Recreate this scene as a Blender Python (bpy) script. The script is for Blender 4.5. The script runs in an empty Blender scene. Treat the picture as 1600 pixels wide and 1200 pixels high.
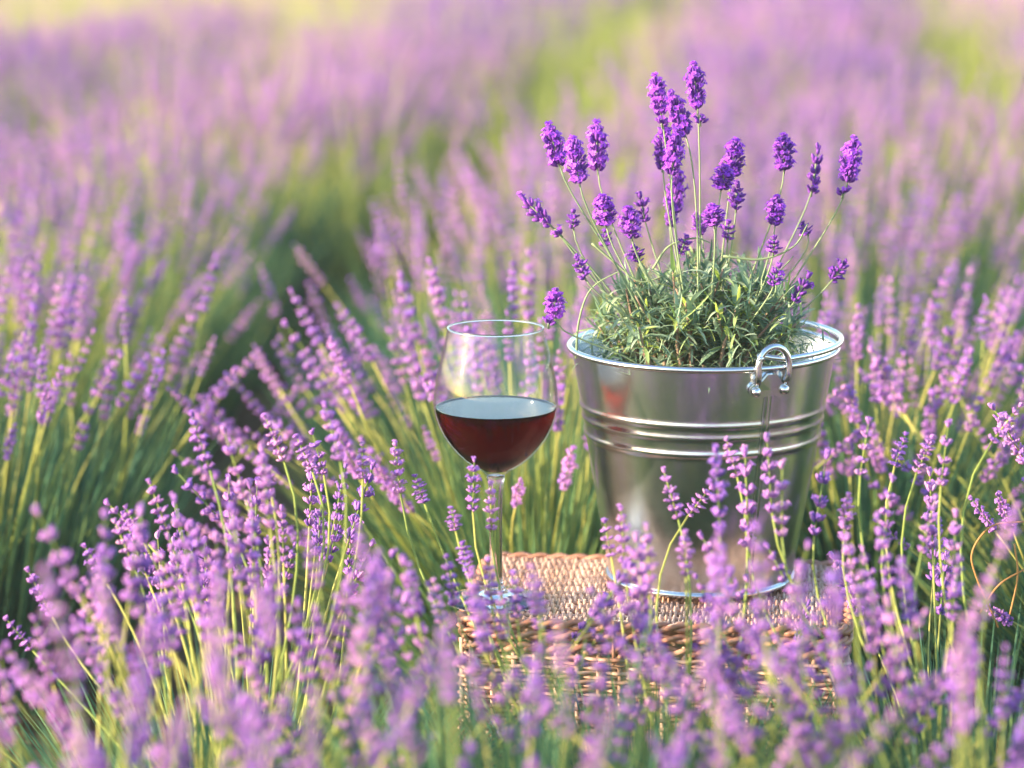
import bpy, math, random
import numpy as np
from mathutils import Vector, Matrix, Quaternion

PI = math.pi
R = math.radians
SC = bpy.context.scene
COL = SC.collection

# ------------------------------------------------------------------ camera, sky, sun, exposure
CAM_Z = 0.825
FPX = 4400.0                                    # focal length in pixels of the 1600 px photo
PITCH = math.atan(851.0 / FPX)
cd = bpy.data.cameras.new('camera')
cam = bpy.data.objects.new('camera', cd)
COL.objects.link(cam)
cam.location = (0, 0, CAM_Z)
cam.rotation_euler = (PI / 2 - PITCH, 0, 0)
cd.sensor_width = 36
cd.lens = 36 * FPX / 1600
cd.clip_start = 0.05
cd.clip_end = 500
cd.dof.use_dof = True
cd.dof.focus_distance = 2.24
cd.dof.aperture_fstop = 3.4
cd.dof.aperture_blades = 0
SC.camera = cam

SUN_EL, SUN_ROT = 14.0, 253.0                   # clockwise from +Y
w = bpy.data.worlds.new('World')
SC.world = w
w.use_nodes = True
nt = w.node_tree
sky = nt.nodes.new('ShaderNodeTexSky')
sky.sky_type = 'NISHITA'
sky.sun_disc = False
sky.sun_elevation = R(SUN_EL)
sky.sun_rotation = R(SUN_ROT)
sky.air_density = 1.1
sky.dust_density = 0.8
sky.ozone_density = 2.0
nt.links.new(sky.outputs[0], nt.nodes['Background'].inputs[0])
nt.nodes['Background'].inputs[1].default_value = 0.15
sl = bpy.data.lights.new('sun', 'SUN')
sl.energy = 4.2
sl.angle = R(0.53)
sl.color = (1.0, 0.78, 0.56)
sun = bpy.data.objects.new('sun', sl)
COL.objects.link(sun)
_sd = Vector((math.sin(R(SUN_ROT)) * math.cos(R(SUN_EL)), math.cos(R(SUN_ROT)) * math.cos(R(SUN_EL)), math.sin(R(SUN_EL))))
sun.rotation_euler = _sd.to_track_quat('Z', 'Y').to_euler()
sun.location = _sd * 30
SC.view_settings.view_transform = 'Standard'
SC.view_settings.look = 'None'
SC.view_settings.exposure = 1.95
SC.view_settings.gamma = 1.0
SC.view_settings.use_curve_mapping = False
SC.render.engine = 'CYCLES'
SC.cycles.use_denoising = True
SC.cycles.max_bounces = 10
SC.cycles.transparent_max_bounces = 24
SC.cycles.transmission_bounces = 8
SC.cycles.glossy_bounces = 4
SC.cycles.diffuse_bounces = 4
SC.cycles.sample_clamp_indirect = 6.0
SC.cycles.blur_glossy = 0.3


def ray(px, py):
    r = (px - 800) / FPX
    u = -(py - 600) / FPX
    return Vector((r, math.cos(PITCH) + u * math.sin(PITCH), -math.sin(PITCH) + u * math.cos(PITCH)))


def at(px, py, Y):
    """the point at distance Y in front of the camera that the photo shows at px, py"""
    d = ray(px, py)
    d = d * (Y / d.y)
    return Vector((d.x, Y, CAM_Z + d.z))


# ------------------------------------------------------------------ materials
MATS = {}


def newmat(name):
    m = bpy.data.materials.new(name)
    m.use_nodes = True
    t = m.node_tree
    t.nodes.clear()
    out = t.nodes.new('ShaderNodeOutputMaterial')
    MATS[name] = m
    return m, t, out


def nd(t, typ, **kw):
    n = t.nodes.new(typ)
    for k, v in kw.items():
        setattr(n, k, v)
    return n


def ramp(t, stops, src=None):
    n = t.nodes.new('ShaderNodeValToRGB')
    cr = n.color_ramp
    while len(cr.elements) < len(stops):
        cr.elements.new(0.5)
    for e, (p, c) in zip(cr.elements, stops):
        e.position = p
        e.color = (*c, 1)
    if src is not None:
        t.links.new(src, n.inputs[0])
    return n


def rnd_value(t):
    """per-vertex 'rnd' mixed with the object's own random number"""
    a = nd(t, 'ShaderNodeAttribute', attribute_name='rnd')
    o = nd(t, 'ShaderNodeObjectInfo')
    m1 = nd(t, 'ShaderNodeMath', operation='MULTIPLY_ADD')
    t.links.new(a.outputs['Fac'], m1.inputs[0])
    m1.inputs[1].default_value = 0.65
    m2 = nd(t, 'ShaderNodeMath', operation='MULTIPLY')
    t.links.new(o.outputs['Random'], m2.inputs[0])
    m2.inputs[1].default_value = 0.35
    t.links.new(m2.outputs[0], m1.inputs[2])
    return m1.outputs[0]


def leafy(name, stops, transl=0.35, rough=0.6, spec=0.25, tint=1.0):
    """thin plant tissue: principled plus translucency, colour varied piece by piece"""
    m, t, out = newmat(name)
    v = rnd_value(t)
    cr = ramp(t, stops, v)
    p = nd(t, 'ShaderNodeBsdfPrincipled')
    p.inputs['Roughness'].default_value = rough
    p.inputs['Specular IOR Level'].default_value = spec
    t.links.new(cr.outputs[0], p.inputs['Base Color'])
    tr = nd(t, 'ShaderNodeBsdfTranslucent')
    t.links.new(cr.outputs[0], tr.inputs[0])
    mx = nd(t, 'ShaderNodeMixShader')
    mx.inputs[0].default_value = transl
    t.links.new(p.outputs[0], mx.inputs[1])
    t.links.new(tr.outputs[0], mx.inputs[2])
    t.links.new(mx.outputs[0], out.inputs[0])
    return m


leafy('calyx', [(0.0, (0.10, 0.06, 0.32)), (0.3, (0.26, 0.12, 0.48)), (0.6, (0.50, 0.22, 0.56)), (1.0, (0.72, 0.42, 0.60))], 0.22)
leafy('corolla', [(0.0, (0.34, 0.20, 0.74)), (0.6, (0.58, 0.26, 0.78)), (1.0, (0.78, 0.38, 0.80))], 0.45)
leafy('potted_calyx', [(0.0, (0.07, 0.04, 0.16)), (0.5, (0.22, 0.06, 0.42)), (1.0, (0.40, 0.12, 0.60))], 0.25)
leafy('potted_corolla', [(0.0, (0.34, 0.07, 0.70)), (0.5, (0.54, 0.11, 0.86)), (1.0, (0.76, 0.30, 0.92))], 0.45)
leafy('stem', [(0.0, (0.14, 0.26, 0.08)), (0.5, (0.36, 0.44, 0.10)), (1.0, (0.66, 0.60, 0.18))], 0.35)
leafy('potted_stem', [(0.0, (0.18, 0.28, 0.15)), (1.0, (0.36, 0.44, 0.22))], 0.2)
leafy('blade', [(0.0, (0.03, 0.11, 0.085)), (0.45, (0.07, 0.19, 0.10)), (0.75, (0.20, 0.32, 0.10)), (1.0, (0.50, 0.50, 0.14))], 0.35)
leafy('weed_blade', [(0.0, (0.20, 0.30, 0.07)), (0.5, (0.40, 0.44, 0.10)), (1.0, (0.60, 0.52, 0.16))], 0.4)
leafy('potted_leaf', [(0.0, (0.08, 0.17, 0.11)), (0.3, (0.20, 0.32, 0.20)), (0.55, (0.38, 0.48, 0.32)), (0.72, (0.36, 0.50, 0.08)), (1.0, (0.66, 0.58, 0.20))], 0.3, 0.7, 0.2)
leafy('dry_blade', [(0.0, (0.34, 0.27, 0.17)), (0.4, (0.46, 0.36, 0.25)), (0.7, (0.36, 0.38, 0.14)), (1.0, (0.60, 0.48, 0.36))], 0.4)
leafy('straw', [(0.0, (0.45, 0.20, 0.06)), (1.0, (0.60, 0.34, 0.12))], 0.2)


def wood_mat(name, c0, c1, scale=60, rough=0.6):
    m, t, out = newmat(name)
    o = nd(t, 'ShaderNodeObjectInfo')
    tc = nd(t, 'ShaderNodeTexCoord')
    n = nd(t, 'ShaderNodeTexNoise')
    n.inputs['Scale'].default_value = scale
    n.inputs['Detail'].default_value = 4
    t.links.new(tc.outputs['Object'], n.inputs[0])
    a = nd(t, 'ShaderNodeMath', operation='MULTIPLY_ADD')
    t.links.new(n.outputs['Fac'], a.inputs[0])
    a.inputs[1].default_value = 0.9
    b = nd(t, 'ShaderNodeMath', operation='MULTIPLY_ADD')
    t.links.new(o.outputs['Random'], b.inputs[0])
    b.inputs[1].default_value = 0.7
    b.inputs[2].default_value = -0.3
    t.links.new(b.outputs[0], a.inputs[2])
    cr = ramp(t, [(0.1, c0), (0.9, c1)], a.outputs[0])
    p = nd(t, 'ShaderNodeBsdfPrincipled')
    p.inputs['Roughness'].default_value = rough
    t.links.new(cr.outputs[0], p.inputs['Base Color'])
    bp = nd(t, 'ShaderNodeBump')
    bp.inputs['Strength'].default_value = 0.3
    bp.inputs['Distance'].default_value = 0.001
    t.links.new(n.outputs['Fac'], bp.inputs['Height'])
    t.links.new(bp.outputs[0], p.inputs['Normal'])
    t.links.new(p.outputs[0], out.inputs[0])
    return m


wood_mat('willow', (0.36, 0.19, 0.11), (0.74, 0.50, 0.36), 90, 0.45)
wood_mat('willow_red', (0.28, 0.12, 0.07), (0.58, 0.32, 0.20), 90, 0.4)
wood_mat('bark', (0.16, 0.10, 0.07), (0.34, 0.24, 0.17), 120, 0.9)
wood_mat('terracotta', (0.45, 0.17, 0.08), (0.55, 0.24, 0.12), 30, 0.8)
wood_mat('potting_soil', (0.03, 0.02, 0.014), (0.09, 0.055, 0.035), 140, 1.0)


def ground_mat():
    m, t, out = newmat('soil')
    tc = nd(t, 'ShaderNodeTexCoord')
    n1 = nd(t, 'ShaderNodeTexNoise')
    n1.inputs['Scale'].default_value = 1.3
    n1.inputs['Detail'].default_value = 8
    n1.inputs['Roughness'].default_value = 0.7
    n2 = nd(t, 'ShaderNodeTexNoise')
    n2.inputs['Scale'].default_value = 40
    n2.inputs['Detail'].default_value = 6
    t.links.new(tc.outputs['Object'], n1.inputs[0])
    t.links.new(tc.outputs['Object'], n2.inputs[0])
    c1 = ramp(t, [(0.35, (0.10, 0.065, 0.045)), (0.55, (0.20, 0.15, 0.09)), (0.7, (0.13, 0.14, 0.05))], n1.outputs['Fac'])
    c2 = ramp(t, [(0.3, (0.6, 0.6, 0.6)), (0.7, (1.25, 1.2, 1.1))], n2.outputs['Fac'])
    mx = nd(t, 'ShaderNodeMix', data_type='RGBA', blend_type='MULTIPLY')
    mx.inputs[0].default_value = 1
    t.links.new(c1.outputs[0], mx.inputs[6])
    t.links.new(c2.outputs[0], mx.inputs[7])
    # the dry pale meadow beyond the rows
    sp = nd(t, 'ShaderNodeSeparateXYZ')
    t.links.new(tc.outputs['Object'], sp.inputs[0])
    mr = nd(t, 'ShaderNodeMapRange')
    mr.inputs[1].default_value = 6.5
    mr.inputs[2].default_value = 9.0
    t.links.new(sp.outputs['Y'], mr.inputs[0])
    m2 = nd(t, 'ShaderNodeMix', data_type='RGBA')
    t.links.new(mr.outputs[0], m2.inputs[0])
    t.links.new(mx.outputs[2], m2.inputs[6])
    c3 = ramp(t, [(0.35, (0.42, 0.34, 0.22)), (0.6, (0.52, 0.42, 0.30)), (0.75, (0.30, 0.30, 0.12))], n1.outputs['Fac'])
    t.links.new(c3.outputs[0], m2.inputs[7])
    p = nd(t, 'ShaderNodeBsdfPrincipled')
    p.inputs['Roughness'].default_value = 1
    p.inputs['Specular IOR Level'].default_value = 0.1
    t.links.new(m2.outputs[2], p.inputs['Base Color'])
    bp = nd(t, 'ShaderNodeBump')
    bp.inputs['Distance'].default_value = 0.02
    t.links.new(n2.outputs['Fac'], bp.inputs['Height'])
    t.links.new(bp.outputs[0], p.inputs['Normal'])
    t.links.new(p.outputs[0], out.inputs[0])


ground_mat()


def steel_mat(name, base, rough, speck=True):
    m, t, out = newmat(name)
    tc = nd(t, 'ShaderNodeTexCoord')
    v = nd(t, 'ShaderNodeTexVoronoi')
    v.inputs['Scale'].default_value = 1300
    t.links.new(tc.outputs['Object'], v.inputs[0])
    n = nd(t, 'ShaderNodeTexNoise')
    n.inputs['Scale'].default_value = 28
    n.inputs['Detail'].default_value = 6
    n.inputs['Roughness'].default_value = 0.7
    t.links.new(tc.outputs['Object'], n.inputs[0])
    p = nd(t, 'ShaderNodeBsdfPrincipled')
    p.inputs['Metallic'].default_value = 1
    sx = nd(t, 'ShaderNodeSeparateColor')
    t.links.new(v.outputs['Color'], sx.inputs[0])
    a = nd(t, 'ShaderNodeMath', operation='MULTIPLY_ADD')
    t.links.new(n.outputs['Fac'], a.inputs[0])
    a.inputs[1].default_value = 0.6
    b = nd(t, 'ShaderNodeMath', operation='MULTIPLY')
    t.links.new(sx.outputs[0], b.inputs[0])
    b.inputs[1].default_value = 0.22 if speck else 0.05
    t.links.new(b.outputs[0], a.inputs[2])
    cr = ramp(t, [(0.2, tuple(c * (0.72 if speck else 0.95) for c in base)), (0.8, base)], a.outputs[0])
    t.links.new(cr.outputs[0], p.inputs['Base Color'])
    rr = nd(t, 'ShaderNodeMapRange')
    t.links.new(a.outputs[0], rr.inputs[0])
    rr.inputs[3].default_value = rough * 0.85
    rr.inputs[4].default_value = rough * 1.25
    t.links.new(rr.outputs[0], p.inputs['Roughness'])
    bp = nd(t, 'ShaderNodeBump')
    bp.inputs['Strength'].default_value = 0.05
    bp.inputs['Distance'].default_value = 0.0004
    t.links.new(a.outputs[0], bp.inputs['Height'])
    t.links.new(bp.outputs[0], p.inputs['Normal'])
    t.links.new(p.outputs[0], out.inputs[0])


steel_mat('galvanised', (0.82, 0.88, 0.92), 0.23)
steel_mat('wire_steel', (0.74, 0.76, 0.78), 0.2, False)


def bowl_glass():
    """thin clear wall: sees straight through, mirrors at grazing angles"""
    m, t, out = newmat('thin_glass')
    g = nd(t, 'ShaderNodeNewGeometry')
    dt = nd(t, 'ShaderNodeVectorMath', operation='DOT_PRODUCT')
    t.links.new(g.outputs['Normal'], dt.inputs[0])
    t.links.new(g.outputs['Incoming'], dt.inputs[1])
    ab = nd(t, 'ShaderNodeMath', operation='ABSOLUTE')
    t.links.new(dt.outputs['Value'], ab.inputs[0])
    om = nd(t, 'ShaderNodeMath', operation='SUBTRACT')
    om.inputs[0].default_value = 1
    t.links.new(ab.outputs[0], om.inputs[1])
    pw = nd(t, 'ShaderNodeMath', operation='POWER')
    t.links.new(om.outputs[0], pw.inputs[0])
    pw.inputs[1].default_value = 4.5
    ma = nd(t, 'ShaderNodeMath', operation='MULTIPLY_ADD')
    t.links.new(pw.outputs[0], ma.inputs[0])
    ma.inputs[1].default_value = 0.9
    ma.inputs[2].default_value = 0.032
    tr = nd(t, 'ShaderNodeBsdfTransparent')
    tr.inputs[0].default_value = (0.985, 0.992, 0.99, 1)
    gl = nd(t, 'ShaderNodeBsdfGlossy')
    gl.inputs['Roughness'].default_value = 0.04
    mx = nd(t, 'ShaderNodeMixShader')
    t.links.new(ma.outputs[0], mx.inputs[0])
    t.links.new(tr.outputs[0], mx.inputs[1])
    t.links.new(gl.outputs[0], mx.inputs[2])
    t.links.new(mx.outputs[0], out.inputs[0])


bowl_glass()


def solid_glass():
    m, t, out = newmat('solid_glass')
    g = nd(t, 'ShaderNodeBsdfGlass')
    g.inputs['IOR'].default_value = 1.5
    g.inputs['Roughness'].default_value = 0.01
    g.inputs['Color'].default_value = (0.98, 0.99, 0.99, 1)
    t.links.new(g.outputs[0], out.inputs[0])
    m, t, out = newmat('red_wine')
    g = nd(t, 'ShaderNodeBsdfGlass')
    g.inputs['IOR'].default_value = 1.34
    g.inputs['Roughness'].default_value = 0.0
    t.links.new(g.outputs[0], out.inputs[0])
    m2_, t2, out2 = newmat('red_wine_side')       # wine against glass: bends light, hardly mirrors
    g2 = nd(t2, 'ShaderNodeBsdfRefraction')
    g2.inputs['IOR'].default_value = 1.34
    g2.inputs['Roughness'].default_value = 0.0
    t2.links.new(g2.outputs[0], out2.inputs[0])
    for tt_, oo_ in ((t, out), (t2, out2)):
        v = nd(tt_, 'ShaderNodeVolumeAbsorption')
        v.inputs['Color'].default_value = (0.946, 0.0, 0.5, 1)
        v.inputs['Density'].default_value = 740
        tt_.links.new(v.outputs[0], oo_.inputs['Volume'])


solid_glass()


# ------------------------------------------------------------------ mesh helpers (all triangles, numpy)
def mesh_from(name, V, F, mats, midx=None, rnd=None, smooth=True):
    V = np.asarray(V, dtype=np.float32)
    F = np.asarray(F, dtype=np.int32)
    me = bpy.data.meshes.new(name)
    me.vertices.add(len(V))
    me.vertices.foreach_set('co', V.ravel())
    me.loops.add(F.size)
    me.loops.foreach_set('vertex_index', F.ravel())
    me.polygons.add(len(F))
    me.polygons.foreach_set('loop_start', np.arange(0, F.size, 3, dtype=np.int32))
    for m in mats:
        me.materials.append(MATS[m])
    if midx is not None:
        me.polygons.foreach_set('material_index', np.asarray(midx, dtype=np.int32))
    me.polygons.foreach_set('use_smooth', np.full(len(F), smooth))
    if rnd is not None:
        a = me.attributes.new('rnd', 'FLOAT', 'POINT')
        a.data.foreach_set('value', np.asarray(rnd, dtype=np.float32))
    me.update()
    me.validate()
    return me


class G:
    """gathers pieces of geometry for one mesh"""
    def __init__(s):
        s.V, s.F, s.M, s.R, s.n = [], [], [], [], 0

    def add(s, V, F, mat=0, rnd=0.5):
        V = np.asarray(V, dtype=np.float64)
        F = np.asarray(F, dtype=np.int64)
        s.V.append(V)
        s.F.append(F + s.n)
        s.M.append(np.full(len(F), mat) if np.isscalar(mat) else np.asarray(mat))
        s.R.append(np.full(len(V), rnd) if np.isscalar(rnd) else np.asarray(rnd))
        s.n += len(V)

    def arrays(s):
        return np.concatenate(s.V), np.concatenate(s.F), np.concatenate(s.M), np.concatenate(s.R)

    def mesh(s, name, mats, smooth=True):
        V, F, M, Rr = s.arrays()
        return mesh_from(name, V, F, mats, M, Rr, smooth)


def link(name, data, parent=None, loc=None, label=None, cat=None, group=None, kind=None):
    o = bpy.data.objects.new(name, data)
    COL.objects.link(o)
    if parent is not None:
        o.parent = parent
    if loc is not None:
        o.location = loc
    if label:
        o['label'] = label
    if cat:
        o['category'] = cat
    if group:
        o['group'] = group
    if kind:
        o['kind'] = kind
    return o


def tube(pts, rad, n=6, cap=True):
    """tube through pts with a radius (or one per point)"""
    P = np.asarray(pts, dtype=float)
    k = len(P)
    rad = np.full(k, rad) if np.isscalar(rad) else np.asarray(rad)
    T = np.gradient(P, axis=0)
    T /= np.linalg.norm(T, axis=1)[:, None] + 1e-12
    ref = np.array([0, 0, 1.0]) if abs(T[0][2]) < 0.8 else np.array([1.0, 0, 0])
    V = []
    a = np.cross(T[0], ref)
    a /= np.linalg.norm(a)
    ang = np.linspace(0, 2 * PI, n, endpoint=False)
    for i in range(k):
        a = a - T[i] * np.dot(a, T[i])
        a /= np.linalg.norm(a) + 1e-12
        b = np.cross(T[i], a)
        V.append(P[i] + rad[i] * (np.cos(ang)[:, None] * a + np.sin(ang)[:, None] * b))
    V = np.concatenate(V)
    F = []
    for i in range(k - 1):
        for j in range(n):
            p, q = i * n + j, i * n + (j + 1) % n
            F += [(p, q, q + n), (p, q + n, p + n)]
    if cap:
        for j in range(1, n - 1):
            F.append((0, j + 1, j))
            o = (k - 1) * n
            F.append((o, o + j, o + j + 1))
    return V, np.array(F)


def lathe(profile, n=96, closed=False):
    """revolve (r, z) pairs around Z"""
    pr = np.asarray(profile, dtype=float)
    k = len(pr)
    ang = np.linspace(0, 2 * PI, n, endpoint=False)
    V = np.stack([np.outer(pr[:, 0], np.cos(ang)), np.outer(pr[:, 0], np.sin(ang)), np.repeat(pr[:, 1][:, None], n, 1)], -1).reshape(-1, 3)
    F = []
    for i in range(k if closed else k - 1):
        i2 = (i + 1) % k
        for j in range(n):
            j2 = (j + 1) % n
            a, b, c, d = i * n + j, i * n + j2, i2 * n + j2, i2 * n + j
            if pr[i, 0] > 1e-7:
                F.append((a, b, c) if pr[i2, 0] > 1e-7 else (a, b, c))
            if pr[i2, 0] > 1e-7:
                F.append((a, c, d))
    return V, np.array(F)


def smoothcurve(pts, per=8):
    """Catmull-Rom through the given points"""
    P = np.asarray(pts, dtype=float)
    P = np.vstack([2 * P[0] - P[1], P, 2 * P[-1] - P[-2]])
    out = []
    for i in range(1, len(P) - 2):
        for s in range(per):
            t = s / per
            out.append(0.5 * ((2 * P[i]) + (-P[i - 1] + P[i + 1]) * t + (2 * P[i - 1] - 5 * P[i] + 4 * P[i + 1] - P[i + 2]) * t * t
                              + (-P[i - 1] + 3 * P[i] - 3 * P[i + 1] + P[i + 2]) * t ** 3))
    out.append(P[-2])
    return np.array(out)


def frame(d, spin=0.0):
    """rotation matrix (3x3 numpy) whose Z axis is d"""
    q = Vector(d).to_track_quat('Z', 'Y') @ Quaternion((0, 0, 1), spin)
    return np.array(q.to_matrix())


# ------------------------------------------------------------------ lavender flowers, stems, leaves
def bud_t(n, fine=True):
    rings = [(0.30, 0.0), (0.95, 0.30), (1.0, 0.62), (0.62, 1.0)] if fine else [(0.5, 0.0), (1.0, 0.5), (0.55, 1.0)]
    ang = np.linspace(0, 2 * PI, n, endpoint=False)
    V = [(r * math.cos(a), r * math.sin(a), z) for r, z in rings for a in ang] + [(0, 0, 1.08)]
    F = []
    for i in range(len(rings) - 1):
        for j in range(n):
            p, q = i * n + j, i * n + (j + 1) % n
            F += [(p, q, q + n), (p, q + n, p + n)]
    o = (len(rings) - 1) * n
    for j in range(n):
        F.append((o + j, o + (j + 1) % n, len(V) - 1))
    return np.array(V), np.array(F)


def octa_t():
    V = [(0, 0, 0), (1, 0, .5), (0, 1, .5), (-1, 0, .5), (0, -1, .5), (0, 0, 1.05)]
    F = [(0, 2, 1), (0, 3, 2), (0, 4, 3), (0, 1, 4), (5, 1, 2), (5, 2, 3), (5, 3, 4), (5, 4, 1)]
    return np.array(V), np.array(F)


def corolla_t(rng):
    """two-lipped little flower: five petals round a short throat"""
    V, F = [], []
    for k in range(5):
        a = 2 * PI * k / 5 + (0.12 if k < 2 else 0)
        L = 1.25 if k < 2 else 0.9
        wd = 0.42
        up = rng.uniform(0.1, 0.55)
        base = len(V)
        ca, sa = math.cos(a), math.sin(a)
        for (x, y, z) in ((0.12, 0, 0), (L * 0.6, -wd, up), (L, 0, up * 0.55), (L * 0.6, wd, up)):
            V.append((x * ca - y * sa, x * sa + y * ca, z))
        F += [(base, base + 1, base + 2), (base, base + 2, base + 3)]
    return np.array(V), np.array(F)


def flower_head(rng, whorls, L, wr, buds, openf, lower=0, detail=2, bl=0.0068, br=0.0017, cs=0.0026, pot=False):
    """one spike along +Z from 0 to L; `lower` is how many whorls sit apart below it"""
    g = G()
    B = bud_t(5) if detail == 2 else (bud_t(4, False) if detail == 1 else octa_t())
    pts = np.array([(0, 0, -0.004), (0, 0, L * 0.5), (0, 0, L * 0.97)])
    V, F = tube(pts, [0.0009, 0.0008, 0.0005], 4)
    g.add(V, F, 2, 0.3)
    zs = []
    for i in range(whorls):
        t = i / max(1, whorls - 1)
        if lower and i < lower:
            z = L * (0.04 + 0.15 * i)
        else:
            t2 = (i - lower) / max(1, whorls - 1 - lower)
            z0 = L * (0.02 + 0.18 * lower)
            z = z0 + (L * 0.93 - z0) * t2
        zs.append((z, t))
    for z, t in zs:
        prof = 0.75 + 0.35 * math.sin(PI * min(1, t * 0.85 + 0.12)) if not pot else 0.62 + 0.5 * math.sin(PI * (0.16 + 0.68 * t))
        if t > 0.9:
            prof *= 0.62
        nb = max(4, int(round(buds * (0.7 + 0.4 * prof) + rng.uniform(-1.2, 1.2))))
        a0 = rng.uniform(0, 2 * PI)
        wscale = rng.uniform(0.85, 1.12)
        for j in range(nb):
            a = a0 + 2 * PI * j / nb + rng.uniform(-0.22, 0.22)
            tilt = R(rng.uniform(30, 62)) * (1 - 0.55 * max(0, t - 0.6) / 0.4)
            d = Vector((math.cos(a) * math.sin(tilt), math.sin(a) * math.sin(tilt), math.cos(tilt)))
            M = frame(d, rng.uniform(0, PI))
            ln = bl * rng.uniform(0.8, 1.15) * wscale * (0.72 + 0.3 * prof)
            rr = br * rng.uniform(0.85, 1.15) * wscale
            base = np.array([d.x, d.y, 0]) * (wr * prof - bl * 0.62) + np.array([0, 0, z + rng.uniform(-0.0016, 0.0016)])
            V = (B[0] * np.array([rr, rr, ln])) @ M.T + base
            r0 = rng.random()
            rv = np.clip(r0 * 0.55 + 0.45 * B[0][:, 2], 0, 1)
            g.add(V, B[1], 0, rv)
            if rng.random() < openf:
                C = corolla_t(rng)
                sc = cs * rng.uniform(0.8, 1.2)
                V = (C[0] * sc) @ M.T + base + np.array(d) * ln * 1.0
                g.add(V, C[1], 1, rng.random())
    return g


MS_FIELD = ['calyx', 'corolla', 'stem']
MS_POT = ['potted_calyx', 'potted_corolla', 'potted_stem']
HEAD_L = 0.062
rg = random.Random(11)
FIELD_HEADS = []
for i in range(18):
    lo = rg.choice([0, 1, 1, 2, 2])
    FIELD_HEADS.append(flower_head(rg, rg.choice([5, 6, 6, 7]), HEAD_L, 0.0061, rg.choice([9, 10, 11]), rg.uniform(0.12, 0.4), lo, 1, 0.0054, 0.0016, 0.0025).mesh('flower_head', MS_FIELD))
POT_DENSE = [flower_head(rg, rg.choice([7, 8]), 0.034, 0.0090, 11, 0.58, 0, 2, 0.0066, 0.0015, 0.0034, True).mesh('flower_head', MS_POT) for _ in range(6)]
POT_BUD = [flower_head(rg, rg.choice([4, 5]), 0.022, 0.0056, 7, 0.12, 0, 2, 0.0055, 0.0014, 0.0028, True).mesh('flower_head', MS_POT) for _ in range(4)]
POT_WHORL = [flower_head(rg, 1, 0.006, 0.0062, 8, 0.3, 0, 2, 0.0055, 0.0014, 0.0028, True).mesh('lower_whorl', MS_POT) for _ in range(2)]


def stem_pts(b, k=7):
    t = np.linspace(0, 1, k)
    return np.stack([b * t * t, 0.25 * b * np.sin(t * PI), t], -1)


STEMS = []                                      # unit-length stems: (mesh, tip, tip direction)
for i in range(8):
    b = rg.uniform(-0.13, 0.17)
    P = stem_pts(b)
    g = G()
    V, F = tube(P, np.linspace(0.0050, 0.0036, len(P)), 4)
    g.add(V, F, 0, 0.25 + 0.75 * np.clip(V[:, 2], 0, 1))
    if i % 2:
        for s in (-1, 1):                        # a narrow leaf pair low on the stem
            z = 0.28
            L = np.array([(0, 0, z), (s * 0.04, 0.012, z + 0.07), (s * 0.075, 0.0, z + 0.16), (s * 0.04, -0.012, z + 0.07)])
            g.add(L, [(0, 1, 2), (0, 2, 3)], 0, 0.4)
    STEMS.append((g.mesh('flower_stalk', ['stem']), Vector(P[-1]), Vector(P[-1] - P[-2]).normalized()))


def blades_geo(rng, n, rad, h0, h1, lean, wd, mat=0, zb=0.0, spread=0.12, segs=3):
    """n curved narrow leaves fanning out of a clump"""
    u = np.sqrt(np.array([rng.random() for _ in range(n)]))
    a = np.array([rng.uniform(0, 2 * PI) for _ in range(n)])
    L = np.array([rng.uniform(h0, h1) for _ in range(n)]) * (1 - 0.18 * u)
    ln = R(lean) * u + np.array([rng.gauss(0, 0.12) for _ in range(n)])
    cur = np.array([rng.uniform(-0.05, 0.45) for _ in range(n)])
    zb_ = zb + np.array([rng.uniform(0, 0.10) for _ in range(n)])
    fa = np.array([rng.uniform(0, PI) for _ in range(n)])
    base = np.stack([np.cos(a) * u * rad, np.sin(a) * u * rad, zb_], -1)
    V = np.zeros((n, (segs + 1) * 2, 3))
    side = np.stack([np.cos(fa), np.sin(fa), np.zeros(n)], -1)
    p = base.copy()
    for k in range(segs + 1):
        t = k / segs
        wk = wd * (1 - t ** 2.2) + 0.0002
        V[:, 2 * k] = p - side * wk / 2
        V[:, 2 * k + 1] = p + side * wk / 2
        an = ln + cur * t
        p = p + np.stack([np.cos(a) * np.sin(an), np.sin(a) * np.sin(an), np.cos(an)], -1) * (L / segs)[:, None]
    f = []
    for k in range(segs):
        f += [(2 * k, 2 * k + 1, 2 * k + 3), (2 * k, 2 * k + 3, 2 * k + 2)]
    f = np.array(f)
    F = (f[None] + (np.arange(n) * (segs + 1) * 2)[:, None, None]).reshape(-1, 3)
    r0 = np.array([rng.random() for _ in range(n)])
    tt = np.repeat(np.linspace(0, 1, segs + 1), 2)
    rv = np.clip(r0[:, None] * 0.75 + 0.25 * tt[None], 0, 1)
    return V.reshape(-1, 3), F, rv.ravel()


LEAVES = []
for i in range(3):
    g = G()
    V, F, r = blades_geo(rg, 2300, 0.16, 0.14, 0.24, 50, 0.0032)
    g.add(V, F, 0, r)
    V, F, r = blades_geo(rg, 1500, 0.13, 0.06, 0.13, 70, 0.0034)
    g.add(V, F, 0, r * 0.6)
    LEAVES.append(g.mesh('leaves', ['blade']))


UPRIGHT = []
for i in range(3):
    g = G()
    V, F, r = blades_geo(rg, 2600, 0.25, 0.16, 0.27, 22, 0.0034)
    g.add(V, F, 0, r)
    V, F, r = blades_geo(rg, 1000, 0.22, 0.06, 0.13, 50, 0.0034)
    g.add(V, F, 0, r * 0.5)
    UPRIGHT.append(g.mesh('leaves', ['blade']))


def bush_root(x, y, label, group='lavender bushes in rows', cat='lavender bush', name='lavender_bush'):
    return link(name, None, None, (x, y, 0), label, cat, group)


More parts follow.
